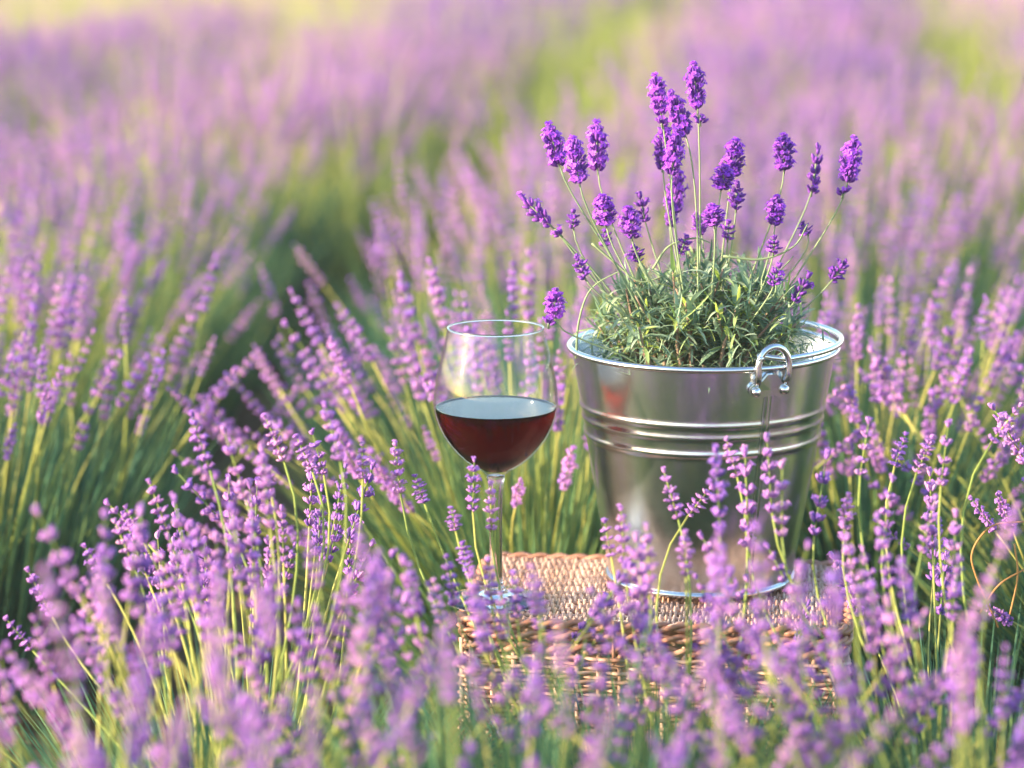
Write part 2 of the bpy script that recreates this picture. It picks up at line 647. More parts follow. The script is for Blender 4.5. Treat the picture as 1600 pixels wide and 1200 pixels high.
def add_stalk(root, p, d, L, rng, spin, hs=1.0):
    """a stem with its head as sub-part, both sharing mesh data"""
    me, tip, td = STEMS[rng.randrange(len(STEMS))]
    o = bpy.data.objects.new('flower_stalk', me)
    COL.objects.link(o)
    o.parent = root
    q = d.to_track_quat('Z', 'Y') @ Quaternion((0, 0, 1), spin)
    o.location = p
    o.rotation_mode = 'QUATERNION'
    o.rotation_quaternion = q
    o.scale = (L, L, L)
    h = bpy.data.objects.new('flower_head', FIELD_HEADS[rng.randrange(len(FIELD_HEADS))])
    COL.objects.link(h)
    h.parent = o
    h.location = tip
    h.rotation_mode = 'QUATERNION'
    h.rotation_quaternion = td.to_track_quat('Z', 'Y') @ Quaternion((0, 0, 1), rng.uniform(0, 6.28))
    s = hs / L
    h.scale = (s * 0.86, s * 0.86, s)


def near_bush(x, y, label, n, seed, lean=46, Lm=0.245, base=0.11, bias=(0, 0), keep=None, lz=1.0, up=False):
    rng = random.Random(seed)
    root = bush_root(x, y, label)
    lv = link('leaves', (UPRIGHT if up else LEAVES)[seed % 3], root, kind='stuff')
    lv.rotation_euler = (0, 0, rng.uniform(0, 6))
    lv.scale = (0.95, 0.95, lz)
    done = 0
    for _ in range(n * 12):
        if done >= n:
            break
        u = math.sqrt(rng.random())
        a = rng.uniform(0, 2 * PI)
        th = R(lean) * u + rng.gauss(0, 0.09)
        d = Vector((math.cos(a) * math.sin(th) + bias[0], math.sin(a) * math.sin(th) + bias[1], math.cos(th))).normalized()
        p = Vector((math.cos(a) * u * base, math.sin(a) * u * base, rng.uniform(0.06, 0.11)))
        L = Lm * rng.uniform(0.78, 1.12) * (1 + 0.06 * u)
        tipw = Vector((x, y, 0)) + p + d * (L + 0.06)
        mid = Vector((x, y, 0)) + p + d * (L * 0.55)
        if keep and not (keep(tipw) and keep(mid)):
            continue
        add_stalk(root, p, d, L, rng, rng.uniform(0, 6.28), rng.uniform(0.66, 1.12))
        done += 1
    return root


def hero_stalk(root, tip, base, foot, rng, heads=None, mat='stem', Lhead=HEAD_L, whorl=None, r=0.0010, wide=1.0, bend=0.35):
    """a stalk drawn from its foot up to a spike that runs base -> tip (world points)"""
    o0 = Vector(root.location)
    tip, base, foot = Vector(tip) - o0, Vector(base) - o0, Vector(foot) - o0
    d = (tip - base).normalized()
    dist = (base - foot).length
    c1 = foot + Vector((0, 0, 1)) * dist * bend
    c2 = base - d * dist * bend
    P = []
    for k in range(11):
        t = k / 10
        P.append(tuple(foot * (1 - t) ** 3 + c1 * 3 * t * (1 - t) ** 2 + c2 * 3 * t * t * (1 - t) + base * t ** 3))
    g = G()
    V, F = tube(P, np.linspace(r * 1.25, r * 0.85, 11), 5)
    g.add(V, F, 0, rng.uniform(0.3, 0.9))
    s = link('flower_stalk', g.mesh('flower_stalk', [mat]), root)
    h = link('flower_head', rng.choice(heads or FIELD_HEADS), s)
    h.location = base
    h.rotation_mode = 'QUATERNION'
    h.rotation_quaternion = d.to_track_quat('Z', 'Y') @ Quaternion((0, 0, 1), rng.uniform(0, 6.28))
    k = (tip - base).length / Lhead
    wv = wide if wide != 1.0 else min(1.0, max(0.8, k ** 0.5 * 0.9))
    h.scale = (wv, wv, k)
    if whorl:
        l = link('lower_whorl', rng.choice(POT_WHORL), s)
        l.location = Vector(whorl) - o0
        l.rotation_mode = 'QUATERNION'
        l.rotation_quaternion = h.rotation_quaternion
    return s


# ------------------------------------------------------------------ ground
def ground():
    xs = np.concatenate([np.linspace(-200, -8, 10), np.linspace(-6, 6, 61), np.linspace(8, 200, 10)])
    ys = np.concatenate([np.linspace(-200, -4, 10), np.linspace(-2, 16, 91), np.linspace(18, 260, 12)])
    X, Y = np.meshgrid(xs, ys)
    near = (np.abs(X) < 6) & (Y > -2) & (Y < 16)
    off = X - (0.12 + (Y - 2.3) * 0.123)
    Z = np.where(near, 0.02 * np.cos(off / 0.8 * 2 * PI) - 0.02 + 0.008 * np.sin(X * 9 + Y * 5) * np.sin(Y * 11 - X * 3), -0.02)
    nx, ny = len(xs), len(ys)
    V = np.stack([X.ravel(), Y.ravel(), Z.ravel()], -1)
    F = []
    for j in range(ny - 1):
        for i in range(nx - 1):
            a = j * nx + i
            F += [(a, a + 1, a + nx + 1), (a, a + nx + 1, a + nx)]
    g = G()
    g.add(V, F)
    link('ground', g.mesh('ground', ['soil']), kind='structure')


ground()

# ------------------------------------------------------------------ wicker basket
BROT = R(-6)
BW, BD, BH = 0.305, 0.205, 0.22
bx, by = math.cos(BROT), math.sin(BROT)
FL = Vector((-0.041, 2.158, 0))
BC = FL + Vector((bx, by, 0)) * BW / 2 + Vector((-by, bx, 0)) * BD / 2
basket = link('wicker_basket', None, None, (BC.x, BC.y, 0.0), 'closed rectangular wicker basket standing in the lavender under the bucket and wine glass', 'basket')
basket.rotation_euler = (0, 0, BROT)


def rod(name, pts, r, mat, parent=basket, n=6, rnd=0.5):
    g = G()
    V, F = tube(pts, r, n)
    g.add(V, F, 0, rnd)
    return link(name, g.mesh(name, [mat]), parent)


rb = random.Random(5)
ZL = BH - 0.0042                                 # centre plane of the lid weave
nst = 15
stake_ys = np.linspace(-BD / 2 + 0.010, BD / 2 - 0.010, nst)
# lid stakes run left to right, the thin weavers pass over and under them from front to back
for y in stake_ys:
    pts = [(x, y + rb.uniform(-0.0005, 0.0005), ZL) for x in np.linspace(-BW / 2, BW / 2, 9)]
    rod('lid_stake', pts, 0.0021, 'willow')
WV = []
for ph in (0, 1):
    for v in range(2):
        ys = np.linspace(-BD / 2 + 0.002, BD / 2 - 0.002, 46)
        sp = stake_ys[1] - stake_ys[0]
        pts = [(0.0004 * math.sin(y * 90 + v * 2), y, 0.0027 * math.cos(PI * (y - stake_ys[0]) / sp + PI * ph)) for y in ys]
        g = G()
        V, F = tube(pts, 0.00125, 5)
        g.add(V, F, 0, 0.5)
        WV.append(g.mesh('weaver', ['willow']))
nw = 108
for i in range(nw):
    x = -BW / 2 + 0.006 + (BW - 0.012) * (i + 0.5) / nw
    o = link('weaver', WV[(i % 2) * 2 + rb.randrange(2)], basket, (x + rb.uniform(-0.0003, 0.0003), 0, ZL))
    o.rotation_euler = (rb.uniform(-0.004, 0.004), rb.uniform(-0.3, 0.3), rb.uniform(-0.014, 0.014))


def rim_loop(z, grow, r, name, mat, twist=True):
    cr = 0.018
    W2, D2 = BW / 2 + grow, BD / 2 + grow
    pts = []
    for cx, cy, a0 in ((W2 - cr, D2 - cr, 0), (-W2 + cr, D2 - cr, PI / 2), (-W2 + cr, -D2 + cr, PI), (W2 - cr, -D2 + cr, 1.5 * PI)):
        for k in range(7):
            a = a0 + PI / 2 * k / 6
            pts.append(np.array((cx + cr * math.cos(a), cy + cr * math.sin(a), z)))
        nx_ = {0: (-W2 + cr, D2), PI / 2: (-W2, -D2 + cr), PI: (W2 - cr, -D2), 1.5 * PI: (W2, D2 - cr)}[a0]
        e = np.array((nx_[0], nx_[1], z))
        s = pts[-1]
        for k in range(1, 16):
            pts.append(s + (e - s) * k / 16)
    pts.append(pts[0])
    P = np.array(pts)
    if not twist:
        rod(name, P, r, mat)
        return
    # two rods laid round each other
    d = np.concatenate([[0], np.cumsum(np.linalg.norm(np.diff(P, axis=0), axis=1))])
    N = 420
    s = np.linspace(0, d[-1], N)
    C = np.stack([np.interp(s, d, P[:, k]) for k in range(3)], -1)
    T = np.gradient(C, axis=0)
    T /= np.linalg.norm(T, axis=1)[:, None]
    S = np.cross(T, [0, 0, 1])
    for ph in (0, PI):
        a = s * 190 + ph
        Q = C + S * (np.cos(a) * r * 0.8)[:, None] + np.array([0, 0, 1]) * (np.sin(a) * r * 0.8)[:, None]
        rod(name, Q, r, mat, n=5)


rim_loop(BH - 0.004, 0.0015, 0.0027, 'lid_border', 'willow_red')
rim_loop(BH - 0.013, 0.0015, 0.0024, 'lid_border', 'willow_red')
rim_loop(BH - 0.024, 0.000, 0.0026, 'body_border', 'willow_red')
rim_loop(0.008, 0.000, 0.003, 'foot_border', 'willow_red')
# body: upright stakes and horizontal weaver rounds
per = []
for s, a in ((BW, 0), (BD, 1), (BW, 2), (BD, 3)):
    m_ = int(s / 0.0165)
    for k in range(m_):
        t = (k + 0.5) / m_ - 0.5
        X = [(t * BW, -BD / 2), (BW / 2, t * BD), (-t * BW, BD / 2), (-BW / 2, -t * BD)][a]
        per.append((X[0], X[1], a))
if len(per) % 2:
    per.pop()
NRM = [(0, -1), (1, 0), (0, 1), (-1, 0)]
g = G()
V, F = tube([(0, 0, 0.0), (0, 0, 0.1), (0, 0, BH - 0.022)], 0.0021, 5)
g.add(V, F, 0, 0.5)
stake_me = g.mesh('stake', ['willow'])
for (x, y, a) in per:
    link('stake', stake_me, basket, (x, y, 0.002))
RW = []
for ph in (0, 1):
    ctrl = []
    for i, (x, y, a) in enumerate(per):
        o_ = 0.0027 * (1 if (i + ph) % 2 else -1)
        ctrl.append((x + NRM[a][0] * o_, y + NRM[a][1] * o_, 0.0))
    P = smoothcurve(ctrl + [ctrl[0]], 3)
    g = G()
    V, F = tube(P, 0.00165, 4)
    g.add(V, F, 0, 0.5)
    RW.append(g.mesh('side_weaver', ['willow']))
nr = int((BH - 0.04) / 0.0037)
for i in range(nr):
    link('side_weaver', RW[i % 2], basket, (0, 0, 0.014 + i * 0.0037 + rb.uniform(-0.0003, 0.0003)))
# hinge loop and hasp
rod('hasp', [(-0.03, -BD / 2 - 0.005, BH + 0.001), (-0.03, -BD / 2 - 0.0075, BH - 0.01), (-0.03, -BD / 2 - 0.0065, BH - 0.034)], 0.0016, 'willow_red')
rod('hasp_pin', [(-0.042, -BD / 2 - 0.009, BH - 0.03), (-0.018, -BD / 2 - 0.009, BH - 0.03)], 0.0019, 'willow_red')

# ------------------------------------------------------------------ galvanised bucket
BX, BY, BZ = 0.157, 2.277, BH + 0.0015
RB, RT, HB = 0.0758, 0.1085, 0.195
bucket = link('metal_bucket', None, None, (BX, BY, BZ), 'shiny galvanised steel bucket holding a flowering lavender plant on the wicker basket', 'bucket')


def rad_at(z):
    return RB + (RT - RB) * (z / HB)


def wall_profile():
    zs = np.linspace(0.004, HB, 150)
    out = []
    for z in zs:
        r = rad_at(z)
        for c, wd, am in ((0.1475, 0.0024, 0.0011), (0.1375, 0.0022, 0.0009), (0.1235, 0.0026, 0.0013)):
            r += am * math.exp(-((z - c) / wd) ** 2)
        out.append((r, z))
    return out


wp = wall_profile()
prof = [(0.0005, 0.0045)] + wp + [(r - 0.0009, z) for r, z in reversed(wp[1:])] + [(RB - 0.001, 0.006), (0.0005, 0.006)]
g = G()
V, F = lathe(prof, 160)
ang = np.arctan2(V[:, 1], V[:, 0])
dr = 1 + 0.0022 * np.sin(3 * ang + 1) * np.clip(V[:, 2] / HB, 0, 1) + 0.0012 * np.sin(7 * ang + 2.2) * np.exp(-((V[:, 2] - 0.07) / 0.04) ** 2)
V[:, 0] *= dr
V[:, 1] *= dr
g.add(V, F)
link('body', g.mesh('body', ['galvanised']), bucket)


def torus(Rr, r, z, n=160, k=10, squash=1.0):
    P = [(Rr + r * math.cos(a), z + r * squash * math.sin(a)) for a in np.linspace(0, 2 * PI, k, endpoint=False)]
    return lathe(P, n, True)


for nm, a in (('rolled_rim', (RT + 0.0014, 0.0026, HB)), ('base_hoop', (RB + 0.0012, 0.0024, 0.0032))):
    g = G()
    V, F = torus(*a)
    g.add(V, F)
    link(nm, g.mesh(nm, ['wire_steel']), bucket)

SEAM = math.atan2(-0.0985, 0.047)                 # where the front ear sits


def on_wall(a, z, off):
    r = rad_at(z) + off
    return np.array((r * math.cos(a), r * math.sin(a), z))


# lapped vertical seam under the ear
g = G()
zs = np.linspace(0.006, HB - 0.004, 60)
V = []
for z in zs:
    extra = sum(am * math.exp(-((z - c) / wd) ** 2) for c, wd, am in ((0.1475, 0.0024, 0.0011), (0.1375, 0.0022, 0.0009), (0.1235, 0.0026, 0.0013)))
    for da, off in ((-0.034, 0.0001), (-0.031, 0.0012), (0.028, 0.0018), (0.031, 0.0001)):
        V.append(on_wall(SEAM + da, z, off + extra))
F = []
for i in range(len(zs) - 1):
    for j in range(3):
        p = i * 4 + j
        F += [(p, p + 1, p + 5), (p, p + 5, p + 4)]
g.add(V, F)
link('seam', g.mesh('seam', ['galvanised']), bucket)

for side, A in ((0, SEAM), (1, SEAM + PI)):
    et = np.array((-math.sin(A), math.cos(A), 0))
    en = np.array((math.cos(A), math.sin(A), 0))
    c0 = on_wall(A, HB - 0.018, 0.003)
    # bracket plate lying on the wall, two lobes
    ear = link('ear', None, bucket)
    g = G()
    out = []
    for t in np.linspace(0, 2 * PI, 28, endpoint=False):
        xx = 0.0178 * math.cos(t)
        zz = 0.0085 * math.sin(t) + (0.004 if abs(xx) < 0.006 and math.sin(t) > 0 else 0) - (0.0 if abs(xx) > 0.005 or math.sin(t) > 0 else -0.003)
        out.append((xx, zz))
    V = []
    for dep in (0.0004, 0.0034):
        for (xx, zz) in out:
            V.append(on_wall(A + xx / rad_at(HB - 0.022), HB - 0.0175 + zz, dep + 0.0003))
    n_ = len(out)
    V.append(on_wall(A, HB - 0.0175, 0.0037))
    F = []
    for j in range(n_):
        j2 = (j + 1) % n_
        F += [(j, j2, n_ + j2), (j, n_ + j2, n_ + j), (n_ + j, n_ + j2, 2 * n_)]
    g.add(V, F)
    link('bracket', g.mesh('bracket', ['galvanised'], False), ear)
    # upright wire loop
    P = []
    for t in np.linspace(0, PI, 19):
        P.append(c0 + et * 0.0138 * math.cos(t) + np.array((0, 0, 1)) * (0.020 + 0.0155 * math.sin(t)) + en * 0.0045)
    P = [c0 + et * 0.0125 + np.array((0, 0, 0.006)) + en * 0.001, c0 + et * 0.0136 + np.array((0, 0, 0.012)) + en * 0.0045] + P + \
        [c0 - et * 0.0136 + np.array((0, 0, 0.012)) + en * 0.0045, c0 - et * 0.0125 + np.array((0, 0, 0.006)) + en * 0.001]
    g = G()
    V, F = tube(smoothcurve(P, 3), 0.0027, 10)
    g.add(V, F)
    link('handle_loop', g.mesh('handle_loop', ['wire_steel']), ear)
    for s in (-1, 1):
        c = on_wall(A + s * 0.0125 / rad_at(HB - 0.018), HB - 0.0185, 0.0036)
        pr = [(0.0038, 0), (0.0040, 0.0010), (0.0034, 0.0023), (0.0021, 0.0033), (0.0004, 0.0037)]
        V, F = lathe(pr, 18)
        M = frame(Vector(en) + Vector((0, 0, -0.15)))
        g = G()
        g.add(V @ M.T + c, F)
        link('rivet', g.mesh('rivet', ['wire_steel']), ear)
# bail handle fallen to the right, resting on the rim
P = []
for k, t in enumerate(np.linspace(0.0, 1.0, 40)):
    a = SEAM + 0.03 + (PI - 0.06) * t
    lift = 0.0065 + 0.001 * math.sin(PI * t)
    rr = RT + 0.003 + 0.0015 * math.sin(PI * t)
    P.append((rr * math.cos(a), rr * math.sin(a), HB + lift))
e0 = np.array(P[0])
et = np.array((-math.sin(SEAM), math.cos(SEAM), 0))
en = np.array((math.cos(SEAM), math.sin(SEAM), 0))
hook = [e0 - et * 0.016 + en * 0.004 + np.array((0, 0, 0.0015)), e0 - et * 0.015 - en * 0.002 + np.array((0, 0, 0.0045)),
        e0 - et * 0.008 - en * 0.004 + np.array((0, 0, 0.0025))]
en2 = -en
hook2 = [np.array(P[-1]) + et * 0.008 - en2 * 0.0 + np.array((0, 0, 0.002)), np.array(P[-1]) + et * -0.012 + np.array((0, 0, 0.003))]
g = G()
V, F = tube(smoothcurve(hook + P[1:] + hook2[1:], 3), 0.0024, 10)
g.add(V, F)
link('bail_handle', g.mesh('bail_handle', ['wire_steel']), bucket)

# ------------------------------------------------------------------ wine glass
GX, GY = -0.013, 2.202
glass = link('wine_glass', None, None, (GX, GY, BH + 0.0005), 'large stemmed wine glass half filled with red wine, left of the bucket', 'wine glass')
S = 1.03
OUT = [(0.0060, .1035), (0.0115, .1085), (0.0185, .1125), (0.0255, .1180), (0.0325, .1255), (0.0382, .1330), (0.0430, .1420), (0.0464, .1510), (0.0481, .1600),
       (0.0480, .1690), (0.0470, .1790), (0.0452, .1890), (0.0428, .1990), (0.0404, .2090), (0.0384, .2180), (0.0373, .2240)]
OUT = [(r * S, z) for r, z in OUT]
oc = smoothcurve([(r, z, 0) for r, z in OUT], 5)[:, :2]
th = 0.0011
nrm = np.gradient(oc, axis=0)
nrm = np.stack([-nrm[:, 1], nrm[:, 0]], -1)
nrm /= np.linalg.norm(nrm, axis=1)[:, None]
inn = oc + nrm * th
inn = inn[(inn[:, 0] > 0.004) & (inn[:, 1] > 0.1075)]
bowl = [(0.0004, .1045)] + [tuple(p) for p in oc] + [(oc[-1][0] - th / 2, oc[-1][1] + 0.0005)] + [tuple(p) for p in inn[::-1] if p[1] > 0.1590]
g = G()
V, F = lathe(bowl, 128)
g.add(V, F)
link('bowl', g.mesh('bowl', ['thin_glass']), glass)
g = G()
V, F = torus(oc[-1][0] - th / 2, 0.0009, oc[-1][1], 128, 8)
g.add(V, F)
link('lip', g.mesh('lip', ['solid_glass']), glass)
stem = [(0.0004, 0.1040), (0.0068, .1038), (0.0062, .098), (0.0056, .088), (0.0051, .070), (0.0050, .045), (0.0052, .025), (0.0062, .014),
        (0.010, .0085), (0.018, .0055), (0.028, .0036), (0.0365, .0024), (0.0382, .0014), (0.0372, .0003), (0.0200, .0006), (0.0004, .0010)]
sc_ = smoothcurve([(r * S, z, 0) for r, z in stem], 4)[:, :2]
sc_[:, 0] = np.maximum(sc_[:, 0], 0.0003)
g = G()
V, F = lathe([tuple(p) for p in sc_[::-1]], 96)
g.add(V, F)
stem_o = link('stem', g.mesh('stem', ['solid_glass']), glass)
WL = 0.1600
win = [(p[0] - 0.00025, p[1]) for p in inn if p[1] < WL]
rw = np.interp(WL, inn[:, 1], inn[:, 0]) - 0.00025
wine = [(0.0003, win[0][1] - 0.0003)] + win + [(rw, WL), (rw - 0.0012, WL - 0.0005), (rw - 0.003, WL - 0.0009), (rw - 0.0033, WL - 0.0009), (rw - 0.004, WL - 0.0009), (rw - 0.01, WL - 0.0009), (0.0003, WL - 0.0009)]
g = G()
V, F = lathe(wine, 128)
g.add(V, F)
nside = 2 * 128 * (len(win) + 1)
g.M[0][:nside] = 1
wine_o = link('wine', g.mesh('wine', ['red_wine', 'red_wine_side']), glass)

# ------------------------------------------------------------------ plant pot and potted lavender
pot = link('plant_pot', None, None, (BX, BY, BZ + 0.0075), 'round terracotta pot sunk inside the metal bucket, mostly hidden by foliage', 'plant pot')
pr = [(0.0005, 0), (0.055, 0), (0.078, 0.135), (0.082, 0.135), (0.084, 0.158), (0.078, 0.158), (0.0765, 0.137), (0.0755, 0.13)]
g = G()
V, F = lathe(pr, 72)
g.add(V, F)
link('pot_wall', g.mesh('pot_wall', ['terracotta']), pot)
g = G()
V, F = lathe([(0.0005, 0.150), (0.02, 0.149), (0.045, 0.146), (0.070, 0.143), (0.0768, 0.140)], 60)
V[:, 2] += 0.0025 * np.sin(V[:, 0] * 300) * np.sin(V[:, 1] * 260 + 1)
g.add(V, F)
link('soil', g.mesh('soil', ['potting_soil']), pot)

PZ = BZ + 0.0075 + 0.148
plant = link('potted_lavender', None, None, (BX, BY, PZ), 'bushy potted lavender with grey green leaves and bright violet flower spikes in the bucket', 'lavender plant')
rp = random.Random(21)


def leaf_geo(L, wd, cur, rng, segs=4):
    V = []
    tw = rng.uniform(-0.6, 0.6)
    for k in range(segs + 1):
        t = k / segs
        wk = wd * math.sin(PI * min(1, 0.12 + 0.88 * t)) ** 0.7 * (1 if t < 1 else 0.05)
        x = L * (math.sin(cur * t) / cur if abs(cur) > 1e-3 else t)
        z = L * ((1 - math.cos(cur * t)) / cur if abs(cur) > 1e-3 else 0)
        a = tw * t
        V += [(x, -wk / 2 * math.cos(a), -z + wk * 0.12 + wk / 2 * math.sin(a)), (x, 0, -z), (x, wk / 2 * math.cos(a), -z + wk * 0.12 - wk / 2 * math.sin(a))]
    F = []
    for k in range(segs):
        for j in range(2):
            p = k * 3 + j
            F += [(p, p + 1, p + 4), (p, p + 4, p + 3)]
    return np.array(V), np.array(F)


PLEAF = []
for i in range(16):
    V, F = leaf_geo(rp.uniform(0.017, 0.036), rp.uniform(0.0022, 0.0052), rp.uniform(-0.5, 1.7), rp)
    g = G()
    g.add(V, F, 0, rp.random())
    PLEAF.append((V, F, g.mesh('leaf', ['potted_leaf'])))

twigs = []
stuff = G()
singles = []
for i in range(64):
    a = rp.uniform(0, 2 * PI)
    u = math.sqrt(rp.random())
    foot = Vector((math.cos(a) * u * 0.045, math.sin(a) * u * 0.045, -0.004))
    rr = 0.092 * u
    hgt = (0.102 * math.sqrt(max(0.08, 1 - 0.75 * u * u)) + 0.010) * rp.uniform(0.75, 1.1)
    top = Vector((math.cos(a) * rr * 1.02, math.sin(a) * rr * 1.02, hgt))
    mid = foot.lerp(top, 0.5) + Vector((rp.uniform(-1, 1), rp.uniform(-1, 1), rp.uniform(0.2, 1))) * 0.010
    P = smoothcurve([foot, mid, top], 6)
    g = G()
    V, F = tube(P, np.linspace(0.0026 if i % 3 else 0.0018, 0.0008, len(P)), 5)
    g.add(V, F)
    link('branch', g.mesh('branch', ['bark']), plant)
    for k in range(24):
        t = rp.uniform(0.12, 1.0) ** 0.75
        p = P[min(len(P) - 1, int(t * (len(P) - 1)))]
        for s in (0, 1):
            b = rp.uniform(0, 2 * PI)
            el = rp.uniform(-0.1, 1.0) + (0.3 if t > 0.9 else 0)
            rec = (Vector(p) + Vector([rp.uniform(-0.002, 0.002) for _ in range(3)]), b, el, rp.randrange(16), rp.uniform(0.6, 1.15))
            singles.append((u + t + rp.random() * 0.4 - 0.5 * math.sin(a), rec))
singles.sort(key=lambda q: -q[0])


def leaf_rot(b, el):
    return Matrix.Rotation(b, 3, 'Z') @ Matrix.Rotation(-el, 3, 'Y')


for i, (_, (p, b, el, k, s)) in enumerate(singles):
    Mr = leaf_rot(b, el)
    if i < 290:
        o = link('leaf', PLEAF[k][2], plant, p)
        o.rotation_euler = Mr.to_euler()
        o.scale = (s, s, s)
    else:
        V = (PLEAF[k][0] * s) @ np.array(Mr).T + np.array(p)
        stuff.add(V, PLEAF[k][1], 0, rp.random())
# fine feathery shoots between the leaves
for i in range(650):
    a = rp.uniform(0, 2 * PI)
    u = math.sqrt(rp.random())
    z = 0.1 * math.sqrt(max(0, 1 - 0.8 * u * u)) * rp.uniform(0.35, 1.1)
    p = Vector((math.cos(a) * u * 0.098, math.sin(a) * u * 0.098, z))
    k = rp.randrange(16)
    Mr = leaf_rot(rp.uniform(0, 6.28), rp.uniform(-0.2, 1.3))
    V = (PLEAF[k][0] * np.array([1.0, 0.5, 1.0]) * rp.uniform(0.6, 1.0)) @ np.array(Mr).T + np.array(p)
    stuff.add(V, PLEAF[k][1], 0, rp.random())
link('foliage', stuff.mesh('foliage', ['potted_leaf']), plant, kind='stuff')

# the spikes: tip, foot of the spike (photo pixels), depth offset from the bucket centre, dense?, lower whorl
SPIKES = [
    ((1085, 105), (1090, 170), -0.02, 1, (1094, 190)), ((1024, 122), (1033, 178), 0.0, 1, (1034, 194)), ((1050, 151), (1072, 214), -0.04, 1, None),
    ((1038, 199), (1036, 256), 0.01, 1, (1035, 262)), ((1056, 212), (1050, 273), -0.05, 1, None),
    ((858, 199), (874, 259), -0.02, 1, None), ((896, 221), (905, 285), -0.06, 1, None), ((932, 197), (934, 266), 0.01, 1, None),
    ((1150, 223), (1143, 276), 0.0, 1, None), ((1134, 262), (1127, 296), -0.03, 1, None), ((1225, 215), (1225, 266), 0.0, 1, None),
    ((1278, 235), (1271, 286), 0.03, 0, (1268, 300)), ((1334, 222), (1324, 286), -0.01, 1, (1317, 303)), ((1060, 276), (1048, 345), 0.04, 1, (1048, 352)),
    ((942, 309), (947, 352), -0.04, 1, None), ((983, 328), (987, 372), -0.05, 1, None), ((1000, 308), (1008, 345), 0.02, 0, None),
    ((818, 310), (858, 350), -0.03, 0, (874, 365)), ((896, 332), (896, 356), 0.0, 0, None), ((1152, 289), (1150, 326), -0.01, 0, None),
    ((1112, 322), (1116, 354), -0.05, 1, None), ((1088, 335), (1096, 366), 0.02, 0, None), ((1138, 349), (1137, 374), -0.02, 0, None),
    ((1213, 310), (1211, 352), -0.03, 1, None), ((1210, 372), (1208, 396), -0.05, 0, None), ((945, 361), (947, 384), 0.02, 0, None),
    ((990, 386), (997, 408), -0.02, 0, None), ((902, 404), (914, 434), -0.06, 0, None), ((868, 455), (867, 497), -0.07, 1, (857, 506)),
    ((1217, 417), (1209, 446), -0.07, 0, None), ((1262, 433), (1242, 470), -0.05, 0, None), ((1320, 410), (1300, 438), -0.02, 0, None),
    ((1254, 350), (1262, 366), 0.0, 0, None), ((1072, 372), (1063, 396), -0.03, 0, None),
]
for (tp, bp_, dy, dense, wh) in SPIKES:
    Y = BY + dy
    tip, base = at(*tp, Y), at(*bp_, Y)
    fx = (base.x - BX) * 0.42
    foot = Vector((BX + fx, BY + dy * 0.8 + rp.uniform(-0.02, 0.02), PZ + rp.uniform(0.015, 0.06)))
    hero_stalk(plant, tip, base, foot, rp, POT_DENSE if dense else POT_BUD, 'potted_stem', 0.034 if dense else 0.022,
               at(*wh, Y) if wh else None, 0.00072, wide=rp.uniform(0.72, 0.88) if dense else rp.uniform(0.85, 1.0), bend=0.22)
# a few thin curling shoots without flowers
for pts in (((900, 560), (905, 500), (925, 450), (975, 420)), ((925, 380), (960, 410), (1000, 440), (1040, 430)), ((1020, 420), (1045, 385), (1085, 372), (1110, 380)),
            ((1180, 480), (1210, 460), (1215, 430), (1240, 400)), ((1130, 400), (1190, 405), (1240, 385), (1262, 350)), ((1100, 500), (1150, 490), (1180, 470), (1200, 440)),
            ((870, 360), (900, 400), (930, 440), (960, 470)), ((1000, 480), (1030, 500), (1070, 480), (1085, 450))):
    dy = rp.uniform(-0.08, -0.02)
    P = smoothcurve([at(*q, BY + dy) - Vector(plant.location) for q in pts], 6)
    g = G()
    V, F = tube(P, np.linspace(0.0011, 0.0005, len(P)), 5)
    g.add(V, F, 0, rp.random())
    link('shoot', g.mesh('shoot', ['potted_stem']), plant)


# ------------------------------------------------------------------ lavender bushes close to the basket
def clear(p):
    """keeps random stalks out of the basket, the bucket and the glass"""
    q = p - BC
    lx = q.x * bx + q.y * by
    ly = -q.x * by + q.y * bx
    return not (abs(lx) < BW / 2 + 0.015 and -BD / 2 - 0.012 < ly < BD / 2 + 0.03)


SIL = [(-400, 1000), (0, 985), (60, 930), (165, 820), (300, 700), (500, 690), (590, 770), (650, 880), (700, 965), (970, 1000), (1010, 900), (1060, 820), (1130, 790), (1220, 800), (1260, 860), (1300, 760),
       (1460, 730), (1490, 860), (1540, 960), (1700, 960)]


def low(p):
    """the front plants are not taller than this outline; they leave the glass, basket and gap open"""
    if not clear(p):
        return False
    v = p - Vector((0, 0, CAM_Z))
    dep = v.y * math.cos(PITCH) - v.z * math.sin(PITCH)
    up = v.y * math.sin(PITCH) + v.z * math.cos(PITCH)
    px, py = 800 + FPX * v.x / dep, 600 - FPX * up / dep
    return py > np.interp(px, [a for a, b in SIL], [b for a, b in SIL])


F1 = near_bush(-0.20, 1.93, 'lavender bush left of the basket whose spikes lean far out over the dark gap', 105, 1, 50, 0.235, bias=(-0.12, 0.0), keep=low, lz=0.85)
F2 = near_bush(-0.28, 1.66, 'strongly blurred lavender bush in the bottom left corner', 55, 2, 42, 0.235, keep=low, lz=0.9)
F3 = near_bush(0.0, 1.68, 'blurred lavender bush low in front of the wine glass and left of the basket front', 48, 3, 42, 0.215, keep=low, lz=1.2)
F4 = near_bush(0.10, 1.90, 'lavender bush growing directly in front of the wicker basket', 32, 4, 42, 0.205, keep=low, lz=0.85)
F5 = near_bush(0.30, 1.64, 'blurred lavender bush in the bottom right corner', 42, 5, 44, 0.23, keep=low, lz=1.0)
F6 = near_bush(0.33, 1.93, 'lavender bush at the right front corner of the basket with spikes beside the bucket', 52, 6, 44, 0.25, bias=(0.04, 0.02), keep=low, lz=0.9)
near_bush(0.13, 1.38, 'closest and most blurred lavender bush at the bottom edge, below the middle of the basket', 18, 13, 36, 0.225, keep=low, lz=0.9)
